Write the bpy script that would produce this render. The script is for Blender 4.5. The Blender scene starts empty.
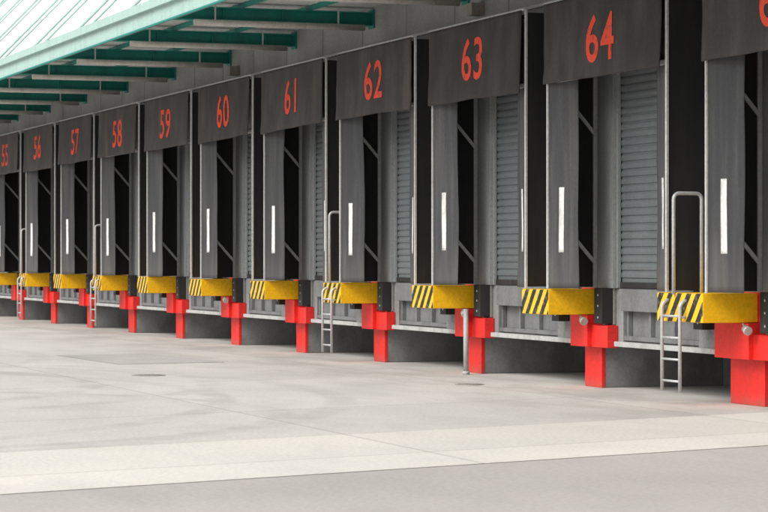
import bpy, bmesh, math, random
from mathutils import Vector, noise as mnoise
random.seed(7)
scene=bpy.context.scene
S=4.2; EYE=1.7; TH=math.radians(19.73)
C64=27.85
# ---------------------------------------------------------------- materials
def new_mat(name):
    m=bpy.data.materials.new(name); m.use_nodes=True
    nt=m.node_tree; b=nt.nodes['Principled BSDF']
    return m,nt,b
def N(nt,t,**k):
    n=nt.nodes.new(t)
    for a,v in k.items(): setattr(n,a,v)
    return n
def M(nt,op,a,b=None,c=None):
    n=nt.nodes.new('ShaderNodeMath'); n.operation=op
    for i,v in enumerate((a,b,c)):
        if v is None: continue
        if isinstance(v,(int,float)): n.inputs[i].default_value=v
        else: nt.links.new(v,n.inputs[i])
    return n.outputs[0]
def pos(nt,scale=(1,1,1)):
    g=N(nt,'ShaderNodeNewGeometry'); mp=N(nt,'ShaderNodeMapping')
    mp.inputs['Scale'].default_value=scale
    nt.links.new(g.outputs['Position'],mp.inputs['Vector'])
    return mp.outputs[0]
def noise(nt,scale,detail=6,stretch=(1,1,1),rough=.6):
    n=N(nt,'ShaderNodeTexNoise'); n.inputs['Scale'].default_value=scale
    n.inputs['Detail'].default_value=detail; n.inputs['Roughness'].default_value=rough
    nt.links.new(pos(nt,stretch),n.inputs['Vector'])
    return n.outputs['Fac']
def ramp(nt,f,stops):
    r=N(nt,'ShaderNodeValToRGB')
    e=r.color_ramp.elements
    while len(e)<len(stops): e.new(.5)
    for el,(p,c) in zip(e,stops):
        el.position=p; el.color=(c,c,c,1) if isinstance(c,(int,float)) else (*c,1)
    nt.links.new(f,r.inputs[0]); return r.outputs[0]
def mix(nt,f,a,b,mode='MIX'):
    n=N(nt,'ShaderNodeMix',data_type='RGBA',blend_type=mode)
    if isinstance(f,(int,float)): n.inputs[0].default_value=f
    else: nt.links.new(f,n.inputs[0])
    for i,v in ((6,a),(7,b)):
        if isinstance(v,tuple): n.inputs[i].default_value=(*v[:3],1)
        else: nt.links.new(v,n.inputs[i])
    return n.outputs[2]
def bump(nt,b,h,strength=.3,dist=.01):
    n=N(nt,'ShaderNodeBump'); n.inputs['Strength'].default_value=strength; n.inputs['Distance'].default_value=dist
    nt.links.new(h,n.inputs['Height']); nt.links.new(n.outputs[0],b.inputs['Normal'])
def weathered(name,col,dirt,rough=.6,metal=0,streak=(6,6,.6),amt=.5,fine=25,bumps=0,lo=.45,hi=.75,low=None,vary=0):
    m,nt,b=new_mat(name)
    n1=noise(nt,1,4,streak)
    f=ramp(nt,n1,[(lo,0.),(hi,1.)])
    f2=M(nt,'MULTIPLY',f,amt)
    c=mix(nt,f2,col,dirt)
    n2=noise(nt,fine,2)
    v=ramp(nt,n2,[(.3,.87),(.7,1.1)])
    c=mix(nt,1.,c,v,'MULTIPLY')
    if vary:
        oi=N(nt,'ShaderNodeObjectInfo')
        vv=M(nt,'ADD',M(nt,'MULTIPLY',oi.outputs['Random'],2*vary),1-vary)
        cb=N(nt,'ShaderNodeCombineColor')
        for i in range(3): nt.links.new(vv,cb.inputs[i])
        c=mix(nt,1.,c,cb.outputs[0],'MULTIPLY')
    if low:   # splash grime by height above the yard
        g=N(nt,'ShaderNodeNewGeometry'); s=N(nt,'ShaderNodeSeparateXYZ'); nt.links.new(g.outputs['Position'],s.inputs[0])
        z0,z1,dc,am=low
        t=M(nt,'DIVIDE',M(nt,'SUBTRACT',z1,s.outputs[2]),z1-z0)
        t=M(nt,'MINIMUM',M(nt,'MAXIMUM',M(nt,'ADD',t,M(nt,'MULTIPLY',M(nt,'SUBTRACT',n1,.5),1.6)),0.),1.)
        c=mix(nt,M(nt,'MULTIPLY',t,am),c,dc)
    nt.links.new(c,b.inputs['Base Color'])
    b.inputs['Roughness'].default_value=rough; b.inputs['Metallic'].default_value=metal
    if bumps: bump(nt,b,n2,bumps,.004)
    return m
MAT={}
MAT['fabric']=weathered('curtain_fabric',(.037,.033,.031),(.10,.086,.078),.85,amt=.7,streak=(2.2,2.2,.8),vary=.2)
MAT['flap']=weathered('flap_rubber',(.043,.045,.049),(.13,.127,.122),.65,amt=.55,streak=(7,7,.45),low=(1.2,2.0,(.13,.12,.108),.45),vary=.2)
MAT['black']=weathered('side_fabric_black',(.008,.008,.009),(.024,.022,.021),.8,amt=.6,vary=.25)
MAT['rubber']=weathered('rubber_buffer',(.02,.02,.02),(.06,.055,.05),.8,amt=.5)
MAT['alu']=weathered('aluminium_profile',(.60,.60,.59),(.25,.24,.22),.45,.2,amt=.6)
MAT['galv']=weathered('galvanised_steel',(.55,.56,.56),(.28,.27,.25),.5,.3,amt=.5)
MAT['brace']=weathered('brace_steel',(.46,.47,.48),(.22,.22,.22),.5,.1,amt=.5)
MAT['tape']=weathered('reflective_tape',(.85,.85,.83),(.40,.40,.38),.4,amt=.6,streak=(9,9,5))
MAT['door']=weathered('roller_door_paint',(.155,.172,.178),(.10,.11,.112),.5,amt=.5,streak=(2,2,.7),vary=.12)
MAT['jamb']=weathered('grey_jamb_paint',(.31,.325,.33),(.18,.19,.19),.6,amt=.6)
MAT['wall']=weathered('grey_wall_panel',(.33,.33,.325),(.22,.215,.21),.8,amt=.6,streak=(1.5,1.5,.5))
MAT['white']=weathered('white_cladding',(.84,.86,.85),(.68,.7,.7),.5,amt=.3)
MAT['conc']=weathered('dock_concrete',(.27,.275,.275),(.15,.147,.14),.85,amt=.85,streak=(2.5,2.5,1.2),bumps=.4)
MAT['lev']=weathered('leveller_steel_paint',(.19,.197,.20),(.10,.098,.095),.6,amt=.7,streak=(4,4,1.2))
MAT['conc_d']=weathered('pit_concrete',(.27,.28,.285),(.14,.14,.135),.85,amt=.8,streak=(2.5,2.5,1.5),bumps=.4,low=(0,.4,(.14,.13,.12),.6))
MAT['red']=weathered('red_paint',(.74,.020,.014),(.50,.025,.02),.5,amt=.5,streak=(3,3,1.5),lo=.5,hi=.85,low=(0,.16,(.25,.10,.08),.5))
MAT['yellow']=weathered('yellow_paint',(.95,.52,.004),(.66,.34,.02),.45,amt=.4,streak=(5,5,2),lo=.55,hi=.85)
MAT['teal']=weathered('teal_steel',(.008,.235,.195),(.015,.14,.12),.5,amt=.5)
MAT['mint']=weathered('pale_green_fascia',(.40,.56,.52),(.27,.38,.35),.5,amt=.5)
MAT['deck']=weathered('canopy_deck',(.58,.59,.59),(.44,.44,.44),.6,amt=.5)
MAT['ledge']=weathered('ledge_steel',(.46,.47,.465),(.26,.255,.245),.6,amt=.7)
MAT['beige']=weathered('lamp_housing',(.50,.48,.44),(.3,.27,.22),.5,amt=.6)
MAT['iron']=weathered('cast_iron',(.27,.26,.24),(.2,.19,.175),.7,amt=.6)
MAT['rust']=weathered('rusty_steel',(.30,.27,.24),(.2,.17,.14),.8,amt=.7)
m,nt,b=new_mat('number_red_paint')
f=ramp(nt,noise(nt,14,5),[(.34,1.),(.48,0.)])
nt.links.new(mix(nt,M(nt,'MULTIPLY',f,.5),(.78,.085,.045),(.16,.06,.05)),b.inputs['Base Color']); b.inputs['Roughness'].default_value=.8
b.inputs['Specular IOR Level'].default_value=.2
MAT['num']=m
m,nt,b=new_mat('hazard_stripes')
g=N(nt,'ShaderNodeNewGeometry'); s=N(nt,'ShaderNodeSeparateXYZ'); nt.links.new(g.outputs['Position'],s.inputs[0])
d=M(nt,'SUBTRACT',s.outputs[0],M(nt,'MULTIPLY',s.outputs[2],.8))
wob=M(nt,'MULTIPLY',noise(nt,6,2),.03)
fr=M(nt,'FRACT',M(nt,'DIVIDE',M(nt,'ADD',M(nt,'ADD',d,wob),500.),.235))
st=M(nt,'GREATER_THAN',fr,.47)
wear=ramp(nt,noise(nt,18,5),[(.35,1.),(.48,0.)])
c=mix(nt,st,(.92,.53,.006),(.015,.015,.015)); c=mix(nt,M(nt,'MULTIPLY',wear,.4),c,(.28,.24,.18))
nt.links.new(c,b.inputs['Base Color']); b.inputs['Roughness'].default_value=.5
MAT['haz']=m
def ground_mat(name,c1,c2,c3,joints=True,arcs=True,rough=.85):
    m,nt,b=new_mat(name)
    big=noise(nt,.22,4,(1,1,1)); mid=noise(nt,.8,6,(.6,1.3,1)); fine=noise(nt,22,4)
    c=mix(nt,ramp(nt,big,[(.38,0.),(.62,1.)]),c1,c2)
    c=mix(nt,M(nt,'MULTIPLY',ramp(nt,mid,[(.46,0.),(.74,1.)]),.7),c,c3)
    c=mix(nt,1.,c,ramp(nt,fine,[(.3,.87),(.7,1.09)]),'MULTIPLY')
    g=N(nt,'ShaderNodeNewGeometry'); s=N(nt,'ShaderNodeSeparateXYZ'); nt.links.new(g.outputs['Position'],s.inputs[0])
    X,Y=s.outputs[0],s.outputs[1]
    if joints:
        def joint(co,per,off,w):
            fr=M(nt,'FRACT',M(nt,'DIVIDE',M(nt,'ADD',co,500+off),per))
            return M(nt,'LESS_THAN',M(nt,'ABSOLUTE',M(nt,'SUBTRACT',fr,.5)),w/per/2)
        Xs=M(nt,'ADD',X,M(nt,'MULTIPLY',Y,.3))
        j=M(nt,'MAXIMUM',joint(Xs,6.0,1.0,.035),joint(Y,4.6,.6,.03))
        c=mix(nt,M(nt,'MULTIPLY',j,.4),c,(.16,.155,.145))
        cx=M(nt,'FLOOR',M(nt,'DIVIDE',M(nt,'ADD',Xs,504.),6.0)); cy=M(nt,'FLOOR',M(nt,'DIVIDE',M(nt,'ADD',Y,502.9),4.6))
        wn=N(nt,'ShaderNodeTexWhiteNoise',noise_dimensions='2D'); cb=N(nt,'ShaderNodeCombineXYZ')
        nt.links.new(cx,cb.inputs[0]); nt.links.new(cy,cb.inputs[1]); nt.links.new(cb.outputs[0],wn.inputs['Vector'])
        c=mix(nt,1.,c,ramp(nt,wn.outputs[0],[(0.,.93),(1.,1.03)]),'MULTIPLY')
    if arcs:
        tot=None
        brk=ramp(nt,noise(nt,.9,3),[(.36,0.),(.6,1.)])
        for (cx,cy,R,w,stg) in [(-34,1.5,6.2,.22,.6),(-34.5,1.3,8.1,.22,.5),(-31,-1,9.5,.24,.6),(-31.3,-1.2,11.2,.24,.45),(-27,3.2,5,.2,.6),(-44,-2,11,.25,.45)]:
            dx=M(nt,'SUBTRACT',X,cx); dy=M(nt,'SUBTRACT',Y,cy)
            r=M(nt,'SQRT',M(nt,'ADD',M(nt,'MULTIPLY',dx,dx),M(nt,'MULTIPLY',dy,dy)))
            a=M(nt,'MAXIMUM',M(nt,'SUBTRACT',1.,M(nt,'DIVIDE',M(nt,'ABSOLUTE',M(nt,'SUBTRACT',r,R)),w)),0.)
            a=M(nt,'MULTIPLY',M(nt,'MINIMUM',M(nt,'MULTIPLY',a,2.),1.),stg)
            tot=a if tot is None else M(nt,'MAXIMUM',tot,a)
        near=M(nt,'MAXIMUM',M(nt,'SUBTRACT',1.,M(nt,'DIVIDE',M(nt,'ABSOLUTE',M(nt,'SUBTRACT',Y,12.6)),2.6)),0.)
        oil=M(nt,'MULTIPLY',near,ramp(nt,mid,[(.38,0.1),(.6,1.)]))
        tot=M(nt,'MULTIPLY',tot,brk)
        c=mix(nt,M(nt,'MULTIPLY',tot,.5),c,(.26,.25,.24))
        c=mix(nt,M(nt,'MULTIPLY',oil,.42),c,(.24,.23,.21))
    nt.links.new(c,b.inputs['Base Color']); b.inputs['Roughness'].default_value=rough
    bump(nt,b,fine,.2,.006)
    return m
MAT['apron']=ground_mat('concrete_apron_surface',(.555,.535,.505),(.61,.585,.55),(.47,.452,.424))
MAT['band']=ground_mat('new_concrete_surface',(.65,.625,.58),(.70,.67,.62),(.58,.555,.515),True,False)
MAT['asph']=ground_mat('worn_asphalt_surface',(.44,.412,.392),(.48,.45,.428),(.39,.365,.348),False,False)
MAT['patch']=ground_mat('patched_concrete_surface',(.41,.40,.38),(.48,.465,.44),(.34,.33,.31),False,False)
# ---------------------------------------------------------------- mesh helpers
def W(u,p,z): return Vector((-u,p,z))
class MB:
    def __init__(s,name): s.bm=bmesh.new(); s.name=name; s.mats=[]
    def mi(s,k):
        if k not in s.mats: s.mats.append(k)
        return s.mats.index(k)
    def box(s,u0,u1,p0,p1,z0,z1,k,front=None,):
        vs=[s.bm.verts.new(W(u,p,z)) for u in (u0,u1) for p in (p0,p1) for z in (z0,z1)]
        F=[(0,1,3,2),(4,6,7,5),(0,4,5,1),(2,3,7,6),(0,2,6,4),(1,5,7,3)]
        for i,f in enumerate(F):
            fc=s.bm.faces.new([vs[j] for j in f]); fc.material_index=s.mi(k)
            if i==2 and front: fc.material_index=s.mi(front)
        return vs
    def bar(s,a,b,w,h,k):
        a=Vector(a);b=Vector(b);d=(b-a).normalized()
        up=Vector((0,0,1)) if abs(d.z)<.95 else Vector((1,0,0))
        x=d.cross(up).normalized(); y=x.cross(d).normalized()
        vs=[s.bm.verts.new(e+x*i*w/2+y*j*h/2) for e in (a,b) for i,j in ((-1,-1),(1,-1),(1,1),(-1,1))]
        for f in [(0,1,2,3),(7,6,5,4),(0,4,5,1),(1,5,6,2),(2,6,7,3),(3,7,4,0)]:
            fc=s.bm.faces.new([vs[j] for j in f]); fc.material_index=s.mi(k)
    def tube(s,pts,r,k,seg=10,cap=True):
        pts=[Vector(p) for p in pts]; rings=[]
        for i,p in enumerate(pts):
            if i==0: d=pts[1]-p
            elif i==len(pts)-1: d=p-pts[i-1]
            else: d=(pts[i+1]-p).normalized()+(p-pts[i-1]).normalized()
            d.normalize(); up=Vector((1,0,0)) if abs(d.x)<.9 else Vector((0,0,1))
            x=d.cross(up).normalized(); y=d.cross(x).normalized()
            rings.append([s.bm.verts.new(p+(x*math.cos(t)+y*math.sin(t))*r) for t in [2*math.pi*j/seg for j in range(seg)]])
        for A,B in zip(rings,rings[1:]):
            for j in range(seg):
                fc=s.bm.faces.new([A[j],A[(j+1)%seg],B[(j+1)%seg],B[j]]); fc.material_index=s.mi(k); fc.smooth=True
        if cap:
            for R in (rings[0],rings[-1]):
                fc=s.bm.faces.new(R); fc.material_index=s.mi(k)
    def done(s,parent=None,bevel=0,smooth=False):
        bmesh.ops.recalc_face_normals(s.bm,faces=s.bm.faces)
        me=bpy.data.meshes.new(s.name); s.bm.to_mesh(me); s.bm.free()
        for k in s.mats: me.materials.append(MAT[k])
        o=bpy.data.objects.new(s.name,me); scene.collection.objects.link(o)
        if parent: o.parent=parent
        if bevel:
            md=o.modifiers.new('bevel','BEVEL'); md.width=bevel; md.segments=2; md.limit_method='ANGLE'
        return o
def empty(name):
    e=bpy.data.objects.new(name,None); scene.collection.objects.link(e); return e
def sheet(name,fn,nu,nv,mat,parent,thick=.006):
    bm=bmesh.new()
    g=[[bm.verts.new(fn(i/nu,j/nv)) for j in range(nv+1)] for i in range(nu+1)]
    for i in range(nu):
        for j in range(nv):
            f=bm.faces.new([g[i][j],g[i+1][j],g[i+1][j+1],g[i][j+1]]); f.smooth=True
    bmesh.ops.recalc_face_normals(bm,faces=bm.faces)
    me=bpy.data.meshes.new(name); bm.to_mesh(me); bm.free(); me.materials.append(MAT[mat])
    o=bpy.data.objects.new(name,me); scene.collection.objects.link(o); o.parent=parent
    md=o.modifiers.new('solid','SOLIDIFY'); md.thickness=thick; md.offset=0
    return o
# ---------------------------------------------------------------- bays
bays=[]
for num in range(50,68):
    c=C64+(64-num)*S
    if num>=65: c-=.28
    bays.append((num,c))
PW=13.57; PF=12.87
ZD=1.31
DW=1.21
def shelter(num,c):
    rnd=random.Random(num*13+5)
    E=empty('dock_shelter')
    h=1.755
    tw=rnd.uniform(-.01,.02); sd=rnd.uniform(0,100)
    ztop=4.99; zb=3.925+rnd.uniform(-.03,.03); tl=rnd.uniform(-.02,.02)
    def hp(u,z):
        t=(ztop-z)/(ztop-zb)
        v=mnoise.noise(Vector((u*2.0+sd,t*.7,0)))
        v2=mnoise.noise(Vector((u*4+t*2+sd,t*3-u*2,5)))
        v3=max(0,1-abs(t-.93)*14)*.006
        return PF-.05-.02*t*t-.024*v*t-.010*v2*min(1,t*2)-v3 - tw*u*t
    def hf(a,b):
        u=c+1.735-a*3.44; z=ztop-b*(ztop-zb)
        ur=(a-.5)*2
        sag=(.022*mnoise.noise(Vector((ur*1.5+sd,9,0)))+tl*ur)*b
        return W(u,hp(ur,z),z+sag)
    sheet('header_curtain',hf,40,24,'fabric',E,.012)
    f=MB('frame')
    f.box(c+1.705,c+1.737,PF-.045,PF-.014,3.99,ztop-.03,'fabric')
    f.box(c-h,c+h,PF-.046,PF+.02,ztop-.005,ztop+.022,'alu')
    for sgn in (1,-1):
        uo=c+sgn*h
        f.box(min(uo,uo-sgn*.04),max(uo,uo-sgn*.04),PF-.012,PF+.02,ZD-.01,ztop-.008,'alu')
        f.box(min(uo,uo-sgn*.05),max(uo,uo-sgn*.05),PW-.06,PW-.003,ZD,ztop-.05,'brace')
    f.box(c-h+.05,c+h-.05,PF+.03,PF+.08,3.97,4.03,'brace')
    f.done(E,.004)
    sd2=MB('side_curtain')
    for sgn in (1,-1):
        uo=c+sgn*(h-.015)
        sd2.box(min(uo,uo-sgn*.012),max(uo,uo-sgn*.012),PF+.022,PW-.062,ZD+.01,ztop-.03,'black')
    sd2.box(c-h+.06,c+h-.06,PF+.05,PW-.01,ztop-.06,ztop-.04,'black')
    sd2.done(E)
    for sgn in (1,-1):
        s3=rnd.uniform(0,100); inw=.15+rnd.uniform(-.02,.03)
        def ff(a,b):
            u=c+sgn*(h-.043-a*.60)
            z=ztop-.1-b*(ztop-.1-ZD-.0)
            w=mnoise.noise(Vector((a*1.2+s3,z*.8,1)))*.028*a+mnoise.noise(Vector((a*3+s3,z*2.5,4)))*.005
            cr=.012*mnoise.noise(Vector((z*.8+s3,3,3)))*a
            return W(u+cr,PF+.012+inw*a+w,z)
        sheet('side_flap',ff,8,44,'flap',E)
        a0=.36 if sgn>0 else .30
        zj=rnd.uniform(-.04,.04)
        def tf(a,b):
            aa=a0+a*.17; z=2.62+zj-b*.84
            bb=(ztop-.1-z)/(ztop-.1-ZD)
            q=ff(aa,bb); q.y-=.007; return q
        sheet('reflective_tape',tf,2,14,'tape',E,.002)
    br=MB('scissor_braces')
    for sgn in (1,-1):
        u=c+sgn*(h-.06)
        for z0,z1 in ((2.25,1.62),(3.95,3.30)):
            br.bar(W(u,PF+.10,z0),W(u,PW-.03,z1),.02,.045,'brace')
        br.bar(W(u-sgn*.02,PF+.10,2.25),W(u-sgn*.02,PF+.10,3.97),.02,.03,'brace')
    br.done(E)
    cu=bpy.data.curves.new('number','FONT'); cu.body=str(num); cu.size=.82; cu.align_x='CENTER'; cu.resolution_u=6
    cu.space_character=1.10; cu.offset=.010
    to=bpy.data.objects.new('tmp',cu); scene.collection.objects.link(to)
    bpy.context.view_layer.update()
    me=bpy.data.meshes.new_from_object(to); bpy.data.objects.remove(to)
    zt=4.18+rnd.uniform(-.04,.04); rt=rnd.uniform(-.03,.03); uo=c-.02+rnd.uniform(-.06,.06)
    for v in me.vertices:
        x=v.co.x*1.0; z=v.co.y
        u=uo-x; zz=zt+z+x*rt
        ur=((c+1.735-u)/3.44-.5)*2
        v.co=W(u,hp(ur,zz)-.012,zz)
    me.materials.clear(); me.materials.append(MAT['num'])
    no=bpy.data.objects.new('number',me); scene.collection.objects.link(no); no.parent=E
for n_,c_ in bays: shelter(n_,c_)
# ---------------------------------------------------------------- roller doors
for n_,c_ in bays:
    prof=[]; z=ZD+.0; top=4.25
    zz=z+.12
    prof.append((0,z+.02)); prof.append((0,zz))
    while zz<top:
        prof+= [(.0,zz+.008),(-.018,zz+.02),(-.022,zz+.055),(-.016,zz+.085),(0.,zz+.095)]; zz+=.1
    bm=bmesh.new(); y0=PW+.10
    A=[bm.verts.new(W(c_+DW,y0+a,b)) for a,b in prof]; B=[bm.verts.new(W(c_-DW,y0+a,b)) for a,b in prof]
    for i in range(len(prof)-1): bm.faces.new([A[i],A[i+1],B[i+1],B[i]])
    me=bpy.data.meshes.new('roller_door'); bm.to_mesh(me); bm.free(); me.materials.append(MAT['door'])
    E=empty('roller_door')
    o=bpy.data.objects.new('slats',me); scene.collection.objects.link(o); o.parent=E
    g=MB('guides_and_seal')
    for sg in (1,-1):
        a=c_+sg*(DW-.018); g.box(min(a,a-sg*.035),max(a,a-sg*.035),PW+.03,PW+.072,ZD+.003,4.19,'jamb')
    g.box(c_-DW+.08,c_+DW-.08,PW+.05,PW+.095,ZD+.004,ZD+.08,'rubber')
    g.done(E)
# ---------------------------------------------------------------- building
B=empty('warehouse_building')
UF=bays[0][1]+3.2; UN=bays[-1][1]-2.6
w=MB('front_wall')
edges=[UF]
for n_,c_ in bays: edges+= [c_+DW,c_-DW]
edges.append(UN)
for i in range(0,len(edges),2):
    w.box(edges[i+1],edges[i],PW,PW+.30,ZD,4.2,'wall')
w.box(UN,UF,PW,PW+.30,4.2,6.1,'wall')
w.done(B)
hl=MB('wall_panel_joints')
x=UN+1.3
while x<UF:
    hl.box(x,x+.035,PW-.006,PW-.001,5.03,6.09,'iron'); x+=S/2
hl.box(UN,UF,PW-.05,PW-.008,5.16,5.20,'galv')
hl.done(B)
j=MB('door_jambs')
for n_,c_ in bays:
    for sg in (1,-1):
        a=c_+sg*(DW+.003); b2=c_+sg*1.68
        j.box(min(a,b2),max(a,b2),PW-.012,PW-.003,ZD+.002,4.6,'jamb')
        a2=c_+sg*(DW-.001); j.box(min(a2,a2-sg*.015),max(a2,a2-sg*.015),PW-.02,PW+.029,ZD+.002,4.19,'jamb')
j.done(B)
u=MB('upper_cladding')
x=UN
while x<UF:
    u.box(x,min(x+.98,UF),PW+.02,PW+.2,6.1,11.5,'white'); 
    x+=1.0
u.box(UN,UF,PW+.06,PW+.22,6.1,11.48,'wall')
u.box(UN-.05,UF+.05,PW-.04,PW+.3,11.5,11.7,'mint')
u.done(B)
r=MB('rear_volume')
r.box(UN,UF,16.2,60,0,11.5,'wall')
r.box(UN,UF,PW+.3,16.2,11.3,11.5,'wall')
r.box(UN,UF,PW+.36,16.2,1.155,ZD-.003,'conc')
r.box(UN-.2,UN,PW,60,0,11.6,'wall'); r.box(UF,UF+.2,PW,60,0,11.6,'wall')
r.done(B)
d=MB('dock_face'); pr=MB('dividing_piers'); rp=MB('red_pier_fronts'); sl=MB('edge_steel')
allb=bays
for i,(n_,c_) in enumerate(allb):
    x5=(n_==65)
    pu0=c_+1.70+(.06 if x5 else 0); pu1=pu0+.52+(.30 if x5 else 0)
    rp.box(pu0-.004,pu1+.004,13.62,13.68,0.0,.54,'red')
    rp.box(pu0-.006,pu1+.006,13.41,13.84,.54,.955,'red')
    rp.box(pu0-.50,pu0-.008,13.47,13.626,.54,.83,'red')
    rp.box(pu0-.006,pu1+.006,13.573,13.66,.955,ZD+.02,'red')
    pr.box(pu0,pu1,13.66,15.4,0,.99,'conc_d')
    if i+1<len(allb):
        nn,cn=allb[i+1]; e=cn+1.70+(.06 if nn==65 else 0)+.52+(.30 if nn==65 else 0)
    else: e=UN
    # concrete cheeks either side, leveller bay set back between them
    L0,L1=c_-1.06,c_+1.06
    d.box(L1,pu0-.008,13.63,13.95,.60,ZD-.004,'conc')
    d.box(e+.008,L0,13.63,13.95,.60,ZD-.004,'conc')
    d.box(L0+.004,L1-.004,13.72,13.93,.60,1.12,'lev')
    d.box(L0+.02,L1-.02,13.60,13.93,1.20,ZD-.004,'lev')      # leveller plate with lip
    d.box(L0+.05,L1-.05,13.575,13.598,1.02,ZD-.012,'lev')    # hanging lip
    for uu in (L1-.10,L1-.75,L0+.70,L0+.05):
        d.box(uu,uu+.045,13.655,13.718,.64,1.195,'lev')       # ribs
    d.box(L0+.004,L1-.004,13.64,13.718,.64,.70,'lev')
    d.box(e+.008,pu0-.008,13.955,15.4,.98,1.148,'conc_d')
    sl.box(e+.01,pu0-.51,13.56,13.66,.56,.625,'ledge')
d.box(UN,UF,15.4,15.6,0,1.15,'conc_d')
d.done(B,.006); pr.done(B,.012); rp.done(B,.008); sl.done(B,.006)
for n_,c_ in bays:
    bb=MB('dock_buffer')
    for uu in (c_+1.28,c_-1.55):
        bb.box(uu,uu+.24,13.43,13.60,.85,ZD-.0,'rubber')
        bb.box(uu-.015,uu+.255,13.59,13.627,.835,ZD+.003,'iron')
        for zz in (.93,1.08,1.22):
            bb.tube([W(uu+.12,13.425,zz),W(uu+.12,13.44,zz)],.018,'brace',8)
    bb.done(None,.01)
for n_,c_ in bays:
    rnd=random.Random(n_*3)
    u0=c_+1.70+(.11 if n_==65 else 0); u1=c_+2.58+(.40 if n_==65 else 0)
    y=MB('yellow_guard_block')
    dz=rnd.uniform(-.012,.012)
    y.box(u0,u1,PF-.01,PW-.002,.962,ZD-.015+dz,'yellow','haz')
    y.done(None,.012)
# ---------------------------------------------------------------- canopy
K=MB('canopy_steel'); Kd=MB('canopy_deck'); Kf=MB('canopy_fascia'); Kl=MB('light_battens'); Kt=MB('tie_rods')
HB=5.62; PT=10.1
beams=[38.4+S*k for k in range(-5,13)]
for ub in beams:
    if ub<UN or ub>UF: continue
    K.box(ub-.09,ub+.09,PT+.04,PW-.004,HB-.11,HB-.09,'teal')
    K.box(ub-.09,ub+.09,PT+.04,PW-.004,HB+.09,HB+.11,'teal')
    K.box(ub-.012,ub+.012,PT+.04,PW-.004,HB-.09,HB+.09,'teal')
    for pp in (PT+.9,PT+1.9,PT+2.9):
        K.box(ub-.08,ub+.08,pp,pp+.012,HB-.089,HB+.089,'teal')
    K.box(ub-.13,ub+.13,PW-.03,PW-.003,HB-.15,HB+.15,'teal')
    Kl.tube([W(ub-.32,PT+.35,HB-.17),W(ub-.32,PW-.25,HB-.17)],.05,'beige',12)
    for pp in (PT+.7,PW-.7):
        Kl.bar(W(ub-.32,pp,HB-.14),W(ub-.32,pp,HB+.14),.02,.03,'galv')
    if abs(ub-(38.4+2*S))<.1 or abs(ub-(38.4-S))<.1:
        Kl.box(ub-.70,ub-.5,PW-.2,PW-.004,HB-.38,HB-.2,'rust')
    Kt.tube([W(ub,PT+.1,HB+.12),W(ub,PW+.02,HB+3.6)],.028,'mint',8)
    Kt.tube([W(ub+2.1,PT+.1,HB+.25),W(ub+2.1,PW+.02,HB+3.73)],.02,'mint',8)
for pp in (PT+1.2,PT+2.35):
    K.box(UN,UF,pp,pp+.06,HB+.112,HB+.18,'teal')
x=UN
bm=Kd.bm; mi=Kd.mi('deck')
pr_=[]
while x<UF:
    pr_+= [(x,HB+.185),(x+.12,HB+.185),(x+.15,HB+.225),(x+.27,HB+.225)]; x+=.30
A=[bm.verts.new(W(a,PT+.06,b)) for a,b in pr_]; Bv=[bm.verts.new(W(a,PW+.01,b)) for a,b in pr_]
for i in range(len(pr_)-1): bm.faces.new([A[i],A[i+1],Bv[i+1],Bv[i]])
Kf.box(UN,UF,PT-.02,PT+.04,HB-.13,HB+.13,'mint')
Kf.box(UN,UF,PT-.10,PT+.03,HB+.13,HB+.16,'mint')
Kf.box(UN,UF,PT-.10,PT-.085,HB+.16,HB+.27,'mint')
Kf.box(UN,UF,PT-.06,PT-.021,HB-.15,HB-.12,'teal')
Cn=empty('loading_dock_canopy')
for q in (K,Kd,Kf,Kl,Kt): q.done(Cn)
# ---------------------------------------------------------------- ladders
def ladder(u):
    E=empty('dock_ladder')
    L=MB('ladder_rails_and_rungs'); p=PF-.09; w=.23
    for sg in (1,-1):
        uu=u+sg*w
        pts=[W(uu,p,.16),W(uu,p,1.12)]
        for a in range(1,7):
            t=a/6*math.pi/2; pts.append(W(uu,p+.09*(1-math.cos(t)),1.12+.09*math.sin(t)))
        L.tube(pts,.021,'galv')
    for z in (.28,.53,.78,1.03): L.tube([W(u-w,p,z),W(u+w,p,z)],.014,'galv',8)
    for sg in (1,-1): L.tube([W(u+sg*w,p,1.02),W(u+sg*w,PF+.01,1.02)],.014,'galv',8)
    L.done(E)
    H=MB('grab_rail')
    for uu,p0,p1 in ((u+.05,PF-.03,PF+.33),):
        z0,z1,rr=ZD-.03,2.45,.07
        pts=[W(uu,p0,z0),W(uu,p0,z1-rr)]
        for a in range(1,7):
            t=a/6*math.pi/2; pts.append(W(uu,p0+rr*(1-math.cos(t)),z1-rr+rr*math.sin(t)))
        for a in range(0,7):
            t=a/6*math.pi/2; pts.append(W(uu,p1-rr+rr*math.sin(t),z1-rr+rr*math.cos(t)))
        pts.append(W(uu,p1,z0))
        H.tube(pts,.022,'galv')
    H.done(E)
for k in (0,3,7,9):
    num=65-k; c=dict(bays)[num]
    ladder(c+ (2.45 if k==0 else 2.14))
P=MB('drain_pipe')
P.tube([W(33.60,13.32,0),W(33.60,13.32,.958)],.038,'ledge',12); P.tube([W(33.60,13.32,0.0),W(33.60,13.32,.05)],.055,'ledge',12); P.done()
for num in (65,64,63,60):
    c=dict(bays)[num]
    Lm=MB('dock_lamp'); uu=c+1.70
    Lm.tube([W(uu-.02,13.33,.90),W(uu-.07,13.33,.88)],.045,'rust',14); Lm.tube([W(uu-.07,13.33,.88),W(uu-.10,13.33,.87)],.052,'beige',14)
    Lm.tube([W(uu+.03,13.33,.955),W(uu+.0,13.33,.93),W(uu-.03,13.33,.90)],.012,'rust',8); Lm.done()
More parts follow.
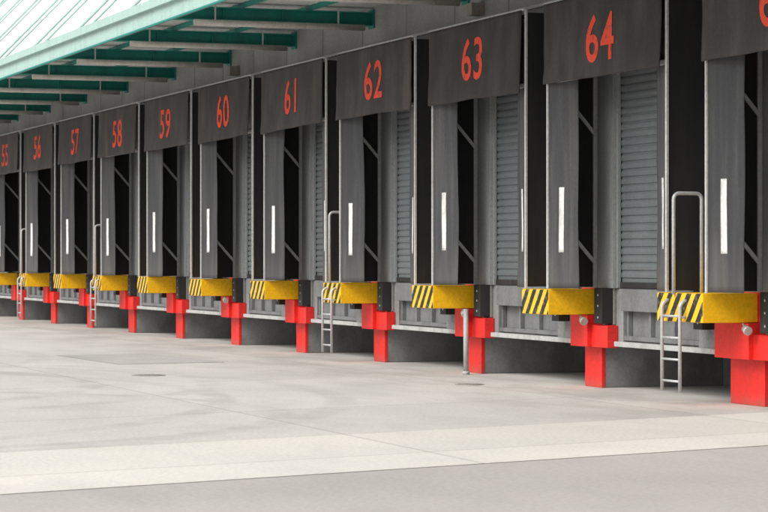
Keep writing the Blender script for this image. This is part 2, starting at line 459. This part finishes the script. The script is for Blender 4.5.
# ---------------------------------------------------------------- ground
def poly(name,pts,z,mat):
    bm=bmesh.new(); f=bm.faces.new([bm.verts.new(W(u,p,z)) for u,p in pts])
    bm.normal_update()
    for f in bm.faces:
        if f.normal.z<0: f.normal_flip()
    me=bpy.data.meshes.new(name); bm.to_mesh(me); bm.free(); me.materials.append(MAT[mat])
    o=bpy.data.objects.new(name,me); scene.collection.objects.link(o); return o
poly('ground',[(-1500,-1500),(1500,-1500),(1500,1500),(-1500,1500)],-.004,'asph')
k=(20.0-17.7)/7.5
def bu(p,o=0): return 17.7+(p-3.4)*k+o
poly('concrete_apron',[(bu(-60,3.6),-60),(bu(15.5,3.6),15.5),(120,15.5),(120,-60)],0.0,'apron')
poly('pale_concrete_pavement',[(bu(-60),-60),(bu(15.5),15.5),(bu(15.5,3.59),15.5),(bu(-60,3.59),-60)],0.0,'band')
def cover(name,u,p,r):
    m_=MB(name)
    m_.tube([W(u,p,.001),W(u,p,.008)],r,'iron',28); m_.tube([W(u,p,.0005),W(u,p,.005)],r*1.12,'rust',28)
    for a in range(-3,4):
        hw=math.sqrt(max(0,(r*.9)**2-(a*r*.25)**2)); m_.box(u-hw,u+hw,p+a*r*.25-.015,p+a*r*.25+.015,.0081,.012,'iron')
    m_.done()
cover('manhole_cover',34.9,8.9,.22)
cover('manhole_cover',30.9,12.3,.18)
poly('repaired_pavement_patch',[(38.6,9.35),(42.6,9.2),(42.9,10.9),(38.9,11.2)],.004,'patch')
# ---------------------------------------------------------------- camera, light
cam=bpy.data.cameras.new('camera'); co=bpy.data.objects.new('camera',cam); scene.collection.objects.link(co)
co.location=(0,0,EYE); co.rotation_euler=(math.radians(90.046),0,math.radians(90)-TH)
cam.sensor_width=36; cam.lens=2478/768*36; cam.clip_end=4000; cam.clip_start=.5
cam.dof.use_dof=True; cam.dof.focus_distance=33; cam.dof.aperture_fstop=6.3
scene.camera=co
el,az=math.radians(42),math.radians(160)
wd=bpy.data.worlds.new('World'); scene.world=wd; wd.use_nodes=True
nt=wd.node_tree; bg=nt.nodes['Background']
sky=nt.nodes.new('ShaderNodeTexSky'); sky.sky_type='NISHITA'; sky.sun_disc=False
sky.sun_elevation=el; sky.sun_rotation=az; sky.air_density=1; sky.dust_density=5; sky.ozone_density=1
hs=nt.nodes.new('ShaderNodeHueSaturation'); hs.inputs['Saturation'].default_value=.12
nt.links.new(sky.outputs[0],hs.inputs['Color']); nt.links.new(hs.outputs[0],bg.inputs['Color'])
bg.inputs['Strength'].default_value=.15
sun=bpy.data.lights.new('sun','SUN'); so=bpy.data.objects.new('sun',sun); scene.collection.objects.link(so)
sun.energy=2.2; sun.angle=math.radians(40); sun.color=(1,.965,.91)
dv=Vector((math.sin(az)*math.cos(el),math.cos(az)*math.cos(el),math.sin(el)))
so.rotation_euler=dv.to_track_quat('Z','Y').to_euler()
scene.view_settings.view_transform='Standard'; scene.view_settings.look='None'; scene.view_settings.exposure=0
